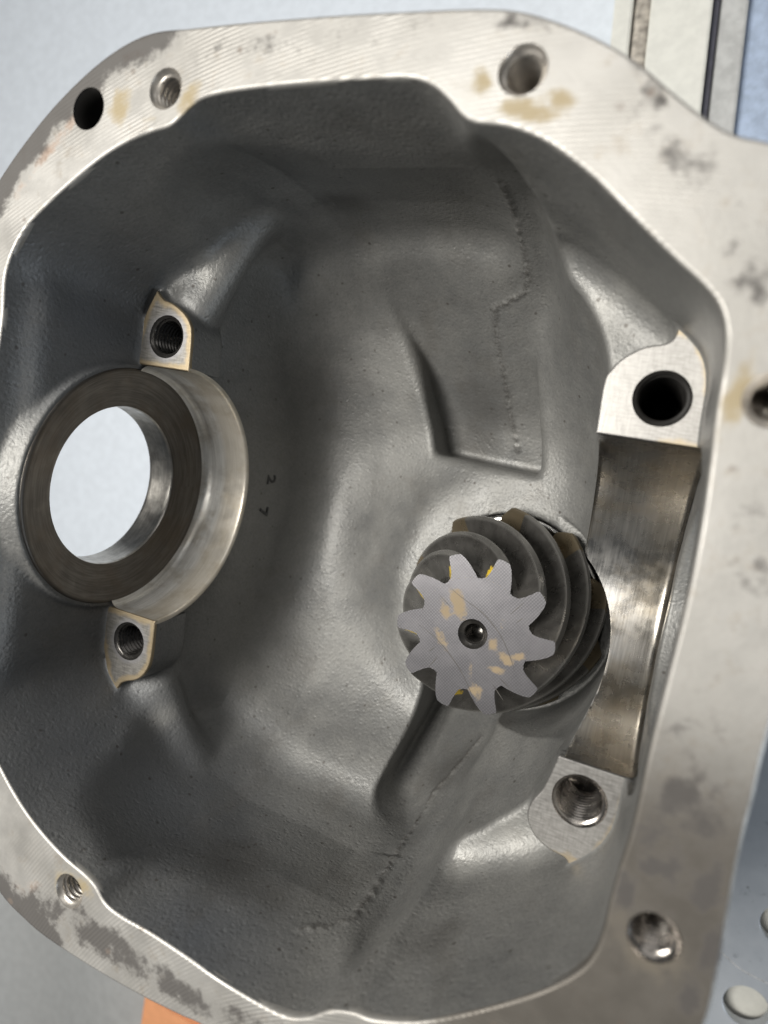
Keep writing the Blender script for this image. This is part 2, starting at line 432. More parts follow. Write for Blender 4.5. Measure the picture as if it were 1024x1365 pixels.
def basis(ux, uy):
    ux = np.array(ux, float); ux /= np.linalg.norm(ux); uz = np.cross(ux, uy); uz /= np.linalg.norm(uz); uy = np.cross(uz, ux)
    return np.stack([ux, uy, uz], 1).astype(np.float32)

def air(P):
    x, y, z = P[:, 0], P[:, 1], P[:, 2]
    rr = np.sqrt(y * y + z * z)
    ay = np.abs(y)
    # open shaft under the flange, drafted, with floors beside the ears
    dr = 0.055 - 0.062 * np.clip((x - 15) / 35, 0, 1)
    pr = G_inn(x, y) + dr * (F - z)
    mid = np.clip((21 - x) / 14, 0, 1) * np.clip((x + 96) / 14, 0, 1); mid = mid * mid * (3 - 2 * mid)
    zf = np.where(y > 0, -9.0, -10.0) - 0.10 * np.clip(ay - 60, 0, 40) - 24.0 * mid
    shaft = smax(pr, zf - z, 9.0)
    # space swept by the ring gear
    sx = 6.5 * np.clip(-y / 20, 0, 1) * np.clip((70 - rr) / 22, 0, 1) * np.clip((x - 10) / 20, 0, 1)
    bl = np.clip((ay - 40) / 46, 0, 1); bl = bl * bl * (3 - 2 * bl); bx = np.clip((23 - x) / 16, 0, 1); bx = bx * bx * (3 - 2 * bx)
    lift = (98.0 - np.interp(x, PROF_X, PROF_R)) * np.clip((x + 86) / 26, 0, 1) ** 2
    rev = G_prof(x - sx, rr - lift * bl * bx)
    a = smin(shaft, rev, 2.0 + 16.0 * np.clip((8 - x) / 20, 0, 1) * np.clip((x + 100) / 14, 0, 1) * np.clip((8 - z) / 28, 0, 1))
    # ribs running out from the left pads
    a = smax(a, -capsule(P, (-94, 62, -11), (-80, 90, -16), 7.0, 4.0), 9.0)
    a = smax(a, -capsule(P, (-93, -68, -14), (-80, -91, -20), 7.0, 4.0), 9.0)
    # collar of iron round the pinion
    rp = np.sqrt((x - PX) ** 2 + (y - PY) ** 2)
    collar = smax((rp - 45.0 - 1.25 * (-72 - z)) * 0.62, z + 72.0 + 0.05 * ((x - PX) * 0.5 + (y - PY) * 0.85), 4.0)
    a = smax(a, -collar, 14.0)
    # oil pocket above the pinion, drain slot below it
    rlim = 105.0 - 12.5 * np.clip((y - 40) / 42, 0, 1) ** 1.4 + 0.16 * np.clip(-6 - x, 0, 30)
    pk = smax(rr - rlim, np.maximum(G_foot(x, y) - 0.0, z + 20), 4.0)
    a = smin(a, pk, 3.6 + 5 * np.clip((y - 45) / 25, 0, 1))
    rl2 = 118.0 - 4.0 * np.clip((-y - 70) / 26, 0, 1) - 1.0 * np.clip(x + 8, 0, 30)
    sl = smax(rr - rl2, np.maximum(G_slot(x, y), z + 22), 3.0)
    a = smin(a, sl, 2.0)
    # iron under the four cap pads
    for k, g in G_ear.items():
        e = smax(g(x, y) - 0.02, np.maximum(z + 0.5, -16 - z), 0.8)
        e = np.where(ay < 37, 9.0, e)
        a = smax(a, -e, 2.2)
    # thicker patch of wall round the axle boss
    a = smax(a, -smax(smax(x + 107.8, 0.5 * (ay - 58), 6.0), 0.5 * (z - 36), 3.0), 4.0)
    # axle boss standing proud of the left wall
    boss = np.maximum(rr - 39.6 + 0.45 * (x + 105.4), x + 105.4 + 3.3 * np.clip((38 - rr) / 11, 0, 1.1))
    a = smax(a, -boss, 1.2)
    # bearing saddles, axle bores, pinion seat, bolt holes
    a = np.minimum(a, np.maximum(rr - RB - 0.35, np.maximum(-105.35 - 3.5 * np.clip((38.2 - rr) / 11, 0, 1.1) - x, x + 80)))
    a = np.minimum(a, np.maximum(rr - RB - 0.35, np.maximum(30 - x, x - 61.9)))
    a = np.minimum(a, np.maximum(rr - 26.5, np.abs(x + 115) - 20))
    a = np.minimum(a, np.maximum(rr - 27, np.abs(x - 70) - 20))
    a = np.minimum(a, np.maximum(rp - 38.2, np.maximum(-70.5 - z, z + 5)))
    a = np.minimum(a, np.maximum(rp - 33.5, np.maximum(-82 - z, z + 20)))
    for k, (hx, hy, hr) in EARH.items():
        a = np.minimum(a, np.maximum(np.sqrt((x - hx) ** 2 + (y - hy) ** 2) - hr - 1.2, np.maximum((-45 if k == 'UR' else -19.5) - z, z - 3)))
    return a.astype(np.float32)

def surface_nets(fn, lo, hi, h, band=1.7):
    cs = 4
    nc = [int(math.ceil((hi[k] - lo[k]) / (h * cs))) for k in range(3)]
    H = h * cs
    cx = [lo[k] + (np.arange(nc[k]) + 0.5) * H for k in range(3)]
    G = np.stack(np.meshgrid(*cx, indexing='ij'), -1).reshape(-1, 3).astype(np.float32)
    dc = np.concatenate([fn(G[i:i + 200000]) for i in range(0, len(G), 200000)])
    act = (np.abs(dc) < band * H).reshape(nc)
    n = [c * cs + 1 for c in nc]
    mask = np.zeros(n, bool)
    ai = np.argwhere(act)
    for dx in range(cs + 1):
        for dy in range(cs + 1):
            for dz in range(cs + 1):
                mask[ai[:, 0] * cs + dx, ai[:, 1] * cs + dy, ai[:, 2] * cs + dz] = True
    D = np.full(n, np.nan, np.float32)
    idx = np.argwhere(mask)
    lo32 = np.array(lo, np.float32)
    pts = lo32 + idx.astype(np.float32) * h
    D[mask] = np.concatenate([fn(pts[i:i + 300000]) for i in range(0, len(pts), 300000)])
    del pts
    off = [(i, j, k) for i in (0, 1) for j in (0, 1) for k in (0, 1)]
    mn = None
    sub = lambda o: D[o[0]:n[0] - 1 + o[0], o[1]:n[1] - 1 + o[1], o[2]:n[2] - 1 + o[2]]
    neg = np.zeros([k - 1 for k in n], np.int8); bad = np.zeros([k - 1 for k in n], bool)
    for o in off:
        s = sub(o); neg += (s < 0); bad |= np.isnan(s)
    cell = (neg > 0) & (neg < 8) & ~bad
    ci = np.argwhere(cell)
    vid = np.full(cell.shape, -1, np.int32); vid[cell] = np.arange(len(ci))
    corner = {o: D[ci[:, 0] + o[0], ci[:, 1] + o[1], ci[:, 2] + o[2]] for o in off}
    acc = np.zeros((len(ci), 3)); cnt = np.zeros(len(ci))
    for a_ in off:
        for ax in range(3):
            if a_[ax]: continue
            b_ = list(a_); b_[ax] = 1; b_ = tuple(b_)
            da, db = corner[a_], corner[b_]
            m = (da < 0) != (db < 0)
            t = np.where(m, da / np.where(m, da - db, 1), 0)
            p = np.array(a_, float)[None, :].repeat(len(ci), 0); p[:, ax] += t
            acc[m] += p[m]; cnt[m] += 1
    V = (np.array(lo) + (ci + acc / cnt[:, None]) * h).astype(np.float32)
    quads = []
    for ax in range(3):
        u, v = (ax + 1) % 3, (ax + 2) % 3
        s0 = [slice(None)] * 3; s1 = [slice(None)] * 3; s0[ax] = slice(0, n[ax] - 1); s1[ax] = slice(1, n[ax])
        A, B = D[tuple(s0)], D[tuple(s1)]
        with np.errstate(invalid='ignore'):
            e = ((A < 0) != (B < 0)) & ~np.isnan(A) & ~np.isnan(B)
        ei = np.argwhere(e)
        ok = (ei[:, u] > 0) & (ei[:, v] > 0) & (ei[:, u] < n[u] - 1) & (ei[:, v] < n[v] - 1)
        ei = ei[ok]
        def at(du, dv):
            c = ei.copy(); c[:, u] -= du; c[:, v] -= dv
            return vid[c[:, 0], c[:, 1], c[:, 2]]
        q = np.stack([at(1, 1), at(0, 1), at(0, 0), at(1, 0)], 1)
        flip = A[ei[:, 0], ei[:, 1], ei[:, 2]] < 0          # air on the low side: face towards -axis
        q[flip] = q[flip][:, ::-1]
        quads.append(q[(q >= 0).all(1)])
    return V, np.concatenate(quads)

def grad(fn, P, e=0.25):
    g = np.stack([fn(P + np.eye(3, dtype=np.float32)[k] * e) - fn(P - np.eye(3, dtype=np.float32)[k] * e) for k in range(3)], 1)
    return g / (np.linalg.norm(g, axis=1)[:, None] + 1e-9)

HSTEP = 0.75
V, Q = surface_nets(air, (-119.0, -107, -114), (68, 107, F - 1.1), HSTEP)
N = grad(air, V)                                 # points into the iron
for _ in range(2):
    d = air(V); V = V - np.clip(d, -0.4, 0.4)[:, None] * N
#MARK
# ------------------------------------------------------------------ casting mesh: flash lines, colour fields
SEAMS = [[(1.4, 98.1, 1.2), (1.7, 97.5, -11.5), (1.7, 94.0, -30.7), (2.6, 87.3, -45.1), (1.6, 85.0, -49.6), (-4.3, 81.7, -54.5), (-9.7, 79.9, -57.3), (-9.9, 76.0, -62.5), (-10.0, 71.8, -67.6), (-9.0, 66.4, -73.7), (-7.9, 60.7, -80.3), (-6.6, 53.3, -87.7), (-4.9, 45.4, -93.9), (-1.4, 34.3, -99.2)],
         [(11.8, -71.9, -66.4), (8.6, -78.6, -62.0), (5.3, -84.7, -57.7), (2.0, -90.3, -53.3), (0.6, -95.7, -44.0), (0.3, -97.9, -31.2), (1.1, -98.2, -10.0), (1.3, -98.3, 1.4), (1.1, -97.8, 11.0), (-2.9, -98.0, 16.7), (-9.1, -98.2, 21.6)]]
STAIN_SHADE = [((-38, -97, 14), 34), ((-52, 96, -20), 18), ((-16, 48, -92), 27), ((-20, 36, -98), 22), ((24, -84, 20), 16), ((-12, -6, -76), 12), ((0, -80, -60), 26)]  # stains; the last blob paints the shade of the drain slot
BLUE_REFLECT = [((-95, -76, 20), 60), ((-73, -97, 6), 60), ((-110, 48, 20), 40), ((-30, -97, 40), 30)]  # painted bluish reflections on the left and lower walls
RIB_HIGHLIGHTS = [((18, 87, 4), 10), ((28, 71, -11), 14), ((37, 77, -5), 13), ((37, -72, -10), 15), ((24, -85, -8), 14), ((43, 72, -4), 10), ((-88, 72, -6), 10), ((-86, -76, -10), 10)]  # painted highlights where the ribs catch the light
def blobs(P, L):
    r = np.zeros(len(P), np.float32)
    for (c, rd) in L:
        r = np.maximum(r, 1 - np.linalg.norm(P - np.array(c, np.float32), axis=1) / rd)
    return np.clip(r, 0, 1)
seam = np.zeros(len(V), np.float32)
for L in SEAMS:
    d = dist_polyline(V, L)
    seam = np.maximum(seam, np.clip(1.25 - d / 1.3, 0, 1))
lump = vnoise(V, 1.7) * 1.0 + 0.5 * vnoise(V + 31, 0.9)
V = V - N * (seam * np.clip(lump - 0.40, 0, 1) * 1.0)[:, None]
V = V - N * ((vnoise(V, 9.0) - 0.5) * 0.35)[:, None] * (seam < 2)[:, None]

housing = empty('differential_housing')
tag(housing, 'large grey cast iron axle housing with bright milled flange, open towards the camera', 'gear housing')
me = np_mesh('casting', V, Q)
set_attr(me, 'seam', seam)
set_attr(me, 'stain', blobs(V, STAIN_SHADE)); set_attr(me, 'blue', blobs(V, BLUE_REFLECT)); set_attr(me, 'worn', blobs(V, RIB_HIGHLIGHTS))
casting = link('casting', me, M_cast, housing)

# ------------------------------------------------------------------ flange
def region_mesh(loops, z, grid, jitter=0.25):
    """fill between an outer loop and any number of inner loops at height z, with a cloud of inner points"""
    pts, edges = [], []
    for L in loops:
        b = len(pts); n = len(L)
        pts += [Vector((float(p[0]), float(p[1]))) for p in L]
        edges += [(b + i, b + (i + 1) % n) for i in range(n)]
    o = loops[0]
    gx, gy = np.meshgrid(np.arange(o[:, 0].min(), o[:, 0].max(), grid), np.arange(o[:, 1].min(), o[:, 1].max(), grid))
    gx = gx.ravel() + rngp.uniform(-jitter, jitter, gx.size) * grid; gy = gy.ravel() + rngp.uniform(-jitter, jitter, gy.size) * grid
    d = poly_sdf(o, gx, gy)
    for L in loops[1:]: d = np.maximum(d, -poly_sdf(L, gx, gy))
    k = d < -0.55 * grid
    pts += [Vector((float(a), float(b))) for a, b in zip(gx[k], gy[k])]
    v, e, f, *_ = delaunay_2d_cdt(pts, edges, [], 0, 1e-5)
    v = np.array([(p.x, p.y) for p in v]); f = np.array(f)
    c = v[f].mean(1)
    d = poly_sdf(o, c[:, 0], c[:, 1])
    for L in loops[1:]: d = np.maximum(d, -poly_sdf(L, c[:, 0], c[:, 1]))
    f = f[d < 0]
    a = v[f]; ar = (a[:, 1, 0] - a[:, 0, 0]) * (a[:, 2, 1] - a[:, 0, 1]) - (a[:, 1, 1] - a[:, 0, 1]) * (a[:, 2, 0] - a[:, 0, 0])
    f[ar < 0] = f[ar < 0][:, ::-1]
    return np.c_[v, np.full(len(v), z)], f

def skirt(loop, prof, sign):
    """prof: list of (offset along the outward normal, z); sweeps a wall round a loop"""
    n = poly_normals(loop); m = len(loop); Vs = []; Fs = []
    for off, z in prof: Vs.append(np.c_[loop + n * off, np.full(m, z)])
    i = np.arange(m); j = (i + 1) % m
    for k in range(len(prof) - 1):
        q = np.stack([i + k * m, j + k * m, j + (k + 1) * m, i + (k + 1) * m], 1)
        Fs.append(q if sign > 0 else q[:, ::-1])
    return np.concatenate(Vs), np.concatenate(Fs)

def circle(cx, cy, r, n=40):
    t = np.linspace(0, 2 * np.pi, n, endpoint=False); return np.c_[cx + r * np.cos(t), cy + r * np.sin(t)]

def join(parts):
    Vs, Fs, b = [], [], 0
    for v, f in parts:
        Vs.append(v); Fs += (np.asarray(f) + b).tolist(); b += len(v)
    return np.concatenate(Vs), Fs

HOLES = [(-66.0, 99.2), (15.5, 99.7), (66.6, 47.1), (67.7, -47.7), (-64.8, -97.9), (16.0, -102.0), (-117.5, 47.5), (-117.5, -47.5)]
PLAIN = (-88.7, 95.4, 4.9)
nin = poly_normals(inn); nout = poly_normals(out)
loops = [out - nout * 0.8, inn + nin * 0.7] + [circle(x, y, 4.55) for x, y in HOLES] + [circle(PLAIN[0], PLAIN[1], PLAIN[2])]
top = region_mesh(loops, F, 1.5)
parts = [top,
         skirt(out, [(-0.8, F), (-0.25, F - 0.25), (0, F - 0.9), (0.0, F - 13), (-2, F - 15)], 1),
         skirt(inn, [(0.7, F), (0.3, F - 0.1), (0.07, F - 0.4), (0.0, F - 1.2), (0.05, F - 2.2)], -1)]
fv, ff = join(parts)
me = np_mesh('flange', fv, ff)
def blob2(P, L):
    r = np.zeros(len(P))
    for (x, y, rx, ry, a, amp) in L:
        c, s = math.cos(a), math.sin(a); u = (P[:, 0] - x) * c + (P[:, 1] - y) * s; w = -(P[:, 0] - x) * s + (P[:, 1] - y) * c
        r = np.maximum(r, amp * np.clip(1.35 - np.sqrt((u / rx) ** 2 + (w / ry) ** 2), 0, 1))
    return r
d_out = -poly_sdf(out, fv[:, 0], fv[:, 1])
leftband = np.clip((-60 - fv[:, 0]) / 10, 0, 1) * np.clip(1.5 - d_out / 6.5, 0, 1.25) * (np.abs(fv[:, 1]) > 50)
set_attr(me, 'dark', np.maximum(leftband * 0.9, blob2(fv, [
    (-50, -106, 18, 6, -0.05, .75), (-76, -108, 15, 6, 0.3, .75), (-28, -107, 14, 5, 0, .68), (-60, -103, 6, 5, 0, .55), (-8, -106, 12, 5, 0, .5),
    (66, -22, 3.5, 6, -0.5, .7), (63, -30, 3, 7, -0.3, .75), (74, -36, 2.2, 8, -0.1, .85), (72, -18, 2, 4, -0.6, .7), (66, -35, 6, 2, 0.5, .75), (76.5, -46, 2, 7, 0, .8), (61.5, -41, 2, 4, 0, .85), (75, -56, 2, 5, 0, .7), (64, -10, 1.6, 4, -0.5, .6),
    (12, 108.5, 10, 1.6, -0.2, .55), (38, 96, 9, 1.5, -0.75, .5), (-10, 110, 12, 1.0, 0, .45), (67, 66, 3, 3, 0, .4), (0, -105, 8, 4, 0, .6), (50, 80, 20, 5, -0.8, .33), (68, 20, 8, 22, 0, .30), (70, -30, 8, 26, 0, .46), (-30, 108, 30, 4, 0, .34), (60, 70, 9, 14, 0.4, .36)])))
set_attr(me, 'rust', np.maximum(blob2(fv, [(-96, 90, 22, 3.0, 0.75, .62), (-76, 107, 10, 3, 0.3, .55), (-108, 78, 8, 3.5, 0.9, .55), (-40, 110, 12, 2, 0, .45), (-80, -104, 10, 4, 0.6, .5), (70, 74, 5, 5, 0, .42)]), 0))
set_attr(me, 'tan', blob2(fv, [(-59, 96.5, 3.2, 5.5, -0.4, .8), (-79, 96, 4.5, 6, 0, .75), (-70, 92.5, 4, 1.5, 0.3, .6), (17.5, 92.8, 7.5, 2.6, -0.15, .95), (8.5, 97.8, 2.6, 3.8, 0.3, .9), (23, 94.6, 4, 2.2, -0.2, .8),
    (61.5, 47, 2.3, 8.5, -0.12, .9), (68, -50, 8, 7, 0, .8), (62, -48, 3, 5, 0, .7), (-66, -97, 5.5, 6.5, 0.4, .75), (-60, -95, 4, 4, 0, .7)]))
set_attr(me, 'brown', np.clip((12 - fv[:, 1]) / 45, 0, 1) * np.clip((fv[:, 0] - 10) / 35, 0, 1))  # painted shade, growing towards the lower right
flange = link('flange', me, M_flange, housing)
flange['label'] = 'bright milled flange face with bolt holes, rust and oil stains'

def thread_mesh(name, r, depth, pitch, ch, chz, seg=48, th=0.55, bottom=True):
    Vs = []; m = seg
    t = np.arange(m) * 2 * np.pi / m
    rows = [(np.full(m, r + ch), np.zeros(m)), (np.full(m, r + ch * 0.92), np.full(m, -0.12)), (np.full(m, r + 0.1), np.full(m, -chz))]
    k = 7; nrow = max(4, int(depth / pitch * k))
    for i in range(nrow):
        z = -chz - 0.05 - (depth - chz) * i / (nrow - 1)
        ph = (z / pitch + t / (2 * np.pi)) % 1.0
        tri = np.abs(ph * 2 - 1)
        rows.append((r - th * np.clip(tri * 1.5 - 0.25, 0, 1), np.full(m, z)))
    for rr_, zz in rows: Vs.append(np.c_[rr_ * np.cos(t), rr_ * np.sin(t), zz])
    n = len(rows); i = np.arange(m); j = (i + 1) % m
    Fs = [np.stack([i + a * m, i + (a + 1) * m, j + (a + 1) * m, j + a * m], 1) for a in range(n - 1)]
    Vs = np.concatenate(Vs); F_ = np.concatenate(Fs).tolist()
    if bottom:
        Vs = np.vstack([Vs, [[0, 0, Vs[-1, 2] - 1.5]]]); c = len(Vs) - 1
        F_ += [((n - 1) * m + a, c, (n - 1) * m + b) for a, b in zip(i, j)]
    return np_mesh(name, Vs, F_)

tm = thread_mesh('threaded_hole', 3.75, 15, 1.35, 0.8, 1.3, th=0.6)
tm.materials.append(M_thread)
tmd = tm.copy(); tmd.materials.clear(); tmd.materials.append(M_threadM)
for k, (x, y) in enumerate(HOLES):
    o = link('threaded_hole', tm if k != 3 else tmd, None, housing); o.location = (x * S, y * S, F * S); o.rotation_euler.z = k * 1.3
pm = thread_mesh('plain_hole', PLAIN[2], 14, 50, 0.0, 0.3, th=0.0); pm.materials.append(M_black)
o = link('plain_hole', pm, None, housing); o.location = (PLAIN[0] * S, PLAIN[1] * S, F * S)

# ------------------------------------------------------------------ cap pads with their tapped holes
PADL = {'UL': 'worn upper left cap pad with oily tapped hole', 'LL': 'worn lower left cap pad with dark tapped hole and pointed tip', 'UR': 'bright upper right cap pad with black hole', 'LR': 'bright lower right cap pad with shiny tapped hole and brown rim'}
for k, P in EARP.items():
    hx, hy, hr = EARH[k]
    n = poly_normals(P)
    lp = [P - n * 0.35, circle(hx, hy, hr + 0.75, 56)]
    tp = region_mesh(lp, 0.0, 0.9)
    pv, pf = join([tp, skirt(P, [(-0.35, 0), (-0.1, -0.1), (0, -0.4), (0.0, -1.3)], 1)])
    me = np_mesh('cap_pad', pv, pf)
    de = -poly_sdf(P, pv[:, 0], pv[:, 1])
    edge = np.clip(1.0 - de / (4.0 if k in ('UL', 'LL') else 3.4), 0, 1)
    if k == 'LR': edge = np.maximum(np.clip(1.05 - de / 4.2, 0, 1) * np.clip((pv[:, 0] - 44) / 8, 0.25, 1) * np.clip((-44 - pv[:, 1]) / 4 + (pv[:, 0] - 57) / 2, 0.2, 1), np.clip((-63.5 - pv[:, 1]) / 2, 0, 1))
    if k == 'UR': edge = np.maximum(np.clip(0.9 - de / 3.5, 0, 1) * np.clip((pv[:, 0] - 45) / 8, 0, 1), np.clip((pv[:, 1] - 62) / 4, 0, 1) * 0.9)
    set_attr(me, 'edge', edge)
    set_attr(me, 'hole', np.clip(1.0 - (np.hypot(pv[:, 0] - hx, pv[:, 1] - hy) - hr) / 4.5, 0, 1) * (1.0 if k in ('UL', 'LL') else 0.45))
    pad = link('cap_pad', me, M_padL if k in ('UL', 'LL') else M_padR, housing)
    pad['label'] = PADL[k]
    em = thread_mesh('tapped_hole', hr, 40 if k == 'UR' else 18, 1.5, 0.75, 0.8, seg=64, th=0.75)
    o = link('tapped_hole', em, M_threadM if k == 'LR' else (M_threadD if k != 'UR' else M_black), pad)
    o.location = (hx * S, hy * S, 0); o.rotation_euler.z = 0.7

# ------------------------------------------------------------------ bearing saddles, shoulder ring and axle bore
def half_saddle(name, prof, mat, start=None, nphi=140, nx=1):
    """prof: list of (x, r) swept through the half circle behind the split plane"""
    ph = np.linspace(0.0, np.pi, nphi)
    Vs = []
    for u, (x, r) in enumerate(prof):
        xs = np.full(nphi, float(x))
        if start is not None: xs = np.maximum(xs, start(ph))
        Vs.append(np.c_[xs, r * np.cos(ph), -r * np.sin(ph)])
    n = len(prof); i = np.arange(nphi - 1)
    Fs = np.concatenate([np.stack([i + a * nphi, i + 1 + a * nphi, i + 1 + (a + 1) * nphi, i + (a + 1) * nphi], 1) for a in range(n - 1)])
    V_ = np.concatenate(Vs)
    me = np_mesh(name, V_, Fs)
    return me, V_
prof = [(-105.0, 38.1), (-104.5, 38.8), (-103.7, 39.5), (-102.6, 39.9)] + [(x, 40.0) for x in np.linspace(-101.6, -87.2, 14)] + [(-86.6, 40.1), (-86.15, 40.45), (-85.95, 41.2)]
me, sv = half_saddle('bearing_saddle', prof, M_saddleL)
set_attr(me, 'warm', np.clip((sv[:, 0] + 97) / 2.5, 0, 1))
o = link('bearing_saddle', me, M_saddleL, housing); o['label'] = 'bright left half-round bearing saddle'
PNR = 37.9
def notch(ph):
    y = 40 * np.cos(ph); z = -40 * np.sin(ph)
    d2 = PNR ** 2 - (y - PY) ** 2
    s = np.where(d2 > 0, PX + np.sqrt(np.maximum(d2, 0)), -1e3)
    base = np.interp(y, [-40, -20, 0, 40], [42.7, 42.7, 36.5, 36.5])
    return np.maximum(s, base)
prof = [(36.3, 40.3)] + [(x, 40.0) for x in np.linspace(37.0, 60.4, 30)] + [(61.1, 39.8), (61.6, 39.3), (61.8, 38.6)]
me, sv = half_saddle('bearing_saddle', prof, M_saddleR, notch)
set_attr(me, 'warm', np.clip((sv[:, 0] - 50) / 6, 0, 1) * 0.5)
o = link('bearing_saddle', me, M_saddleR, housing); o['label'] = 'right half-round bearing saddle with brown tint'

def ring(name, pr, mat, seg=160, closed_prof=False):
    """revolve (x, r) about the axle axis"""
    t = np.linspace(0, 2 * np.pi, seg, endpoint=False); Vs = [np.c_[np.full(seg, x), r * np.cos(t), r * np.sin(t)] for x, r in pr]
    n = len(pr); i = np.arange(seg); j = (i + 1) % seg
    Fs = np.concatenate([np.stack([i + a * seg, j + a * seg, j + (a + 1) * seg, i + (a + 1) * seg], 1) for a in range(n - 1)])
    return np_mesh(name, np.concatenate(Vs), Fs)
me = ring('shoulder_ring', [(-106.4, 38.75), (-105.4, 38.6), (-105.0, 38.2)] + [(-105.0 - 3.3 * ((37.5 - r) / 11) ** 1.0, r) for r in np.linspace(37.5, 26.6, 12)] + [(-108.5, 26.2)], M_ring)
o = link('shoulder_ring', me, M_ring, housing, smooth=True); o['label'] = 'dark turned shoulder ring around the axle bore'
me = ring('axle_bore', [(-108.5, 26.2), (-108.9, 25.95)] + [(x, 25.9) for x in np.linspace(-109.4, -118.6, 9)] + [(-119.2, 26.3), (-119.6, 27.6), (-119.8, 42.0)], M_bore)
o = link('axle_bore', me, M_bore, housing)

# ------------------------------------------------------------------ pinion
def mat_pinion_face():
    t = NT('pinion_face')
    vec = t.scaled((1, 1, 1), (0, 0, 0.6))
    sep = t.n('ShaderNodeSeparateXYZ'); t.l(vec, sep.inputs[0])
    k = 2 * math.pi / 0.72
    gx = t.math('SINE', t.math('MULTIPLY', sep.outputs['X'], k)); gy = t.math('SINE', t.math('MULTIPLY', sep.outputs['Y'], k))
    mesh_ = t.math('MULTIPLY', t.math('ADD', gx, gy), 0.5)
    col = t.mix(t.ramp(mesh_, -0.3, 0.6), (0.085, 0.083, 0.090), (0.120, 0.118, 0.126))
    col = t.mix(t.ramp(t.noise(9, 5, 0.6), 0.35, 0.7, 0, 0.5), col, (0.15, 0.146, 0.155))
    tan = t.ramp(t.math('ADD', t.attr('tan'), t.math('MULTIPLY', t.math('SUBTRACT', t.noise(2.6, 5, 0.7), 0.5), 1.1)), 0.30, 0.70)
    col = t.mix(t.math('MULTIPLY', tan, 0.66), col, (0.33, 0.24, 0.12))
    b = t.bump(mesh_, 0.012, 0.6); b = t.bump(t.noise(1.2, 3), 0.03, 0.4, b)
    return t.out(col, t.math('ADD', 0.40, t.math('MULTIPLY', tan, 0.2)), t.math('SUBTRACT', 0.6, t.math('MULTIPLY', tan, 0.5)), b)
def mat_pinion_flank():
    t = NT('pinion_flank')
    col = t.mix(t.ramp(t.noise(5, 4, 0.6), 0.3, 0.7), (0.115, 0.110, 0.103), (0.185, 0.178, 0.168))
    col = t.mix(t.math('MULTIPLY', t.attr('land'), 0.8), col, (0.36, 0.352, 0.335))  # pale lands over dark flanks paint in the shade between teeth
    heel = t.ramp(t.math('ADD', t.attr('heel'), t.math('MULTIPLY', t.math('SUBTRACT', t.noise(3, 4), 0.5), 0.25)), 0.45, 0.6)
    col = t.mix(t.math('MULTIPLY', heel, 0.8), col, (0.26, 0.205, 0.125))
    yel = t.ramp(t.math('ADD', t.attr('yellow'), t.math('MULTIPLY', t.math('SUBTRACT', t.noise(1.4, 4, 0.7), 0.5), 1.2)), 0.5, 0.62)
    col = t.mix(yel, col, (0.72, 0.50, 0.03))
    b = t.bump(t.noise(0.7, 3), 0.02, 0.4)
    return t.out(col, t.ramp(t.noise(4, 4), 0.3, 0.7, 0.24, 0.38), t.math('SUBTRACT', 0.75, t.math('MULTIPLY', yel, 0.75)), b)
M_pface = mat_pinion_face(); M_pflank = mat_pinion_flank()

pin = empty('pinion_gear', (PX, PY, PZ2))
tag(pin, 'dark spiral toothed pinion gear with pale grey end face and yellow stains', 'gear')
NT_ = 10; TW = rad(96); TH0 = rad(-30)
L_ = PZ1 - PZ2
def rroot(t): return 16.9 + 6.0 * t
def rtip(t): return 24.0 + 12.8 * t
sec = [(-0.335, 0.0), (-0.285, 0.20), (-0.215, 0.50), (-0.145, 0.80), (-0.095, 0.97), (-0.075, 1.0), (-0.01, 1.02), (0.068, 1.0), (0.085, 0.92), (0.098, 0.66), (0.122, 0.34), (0.165, 0.10), (0.25, 0.0)]
ts = np.r_[0, 0.012, np.linspace(0.035, 0.93, 34), 0.965, 1.0]
YB = [(112, 1.2), (76, 1.3), (148, 1.2), (184, 1.1), (-100, .7)]
PT = [(-6, 8, 2.6, 5.5, 0.5, .9), (-9.5, 5, 2, 4, 0.3, .7), (-9, -4, 2, 5.5, 0.8, .6), (11, -4.5, 3.2, 2.0, -0.4, .75), (6.5, -1.5, 2, 3, 0.2, .6), (14.5, -3, 2.2, 1.6, 0.4, .8), (9, -8.5, 3.5, 1.4, 0.1, .75), (4, -16, 2.8, 1.5, 0.3, .85), (1.5, -11.5, 1.2, 4.5, 0.1, .5), (8.5, 4, 1.2, 4, 0.2, .45)]
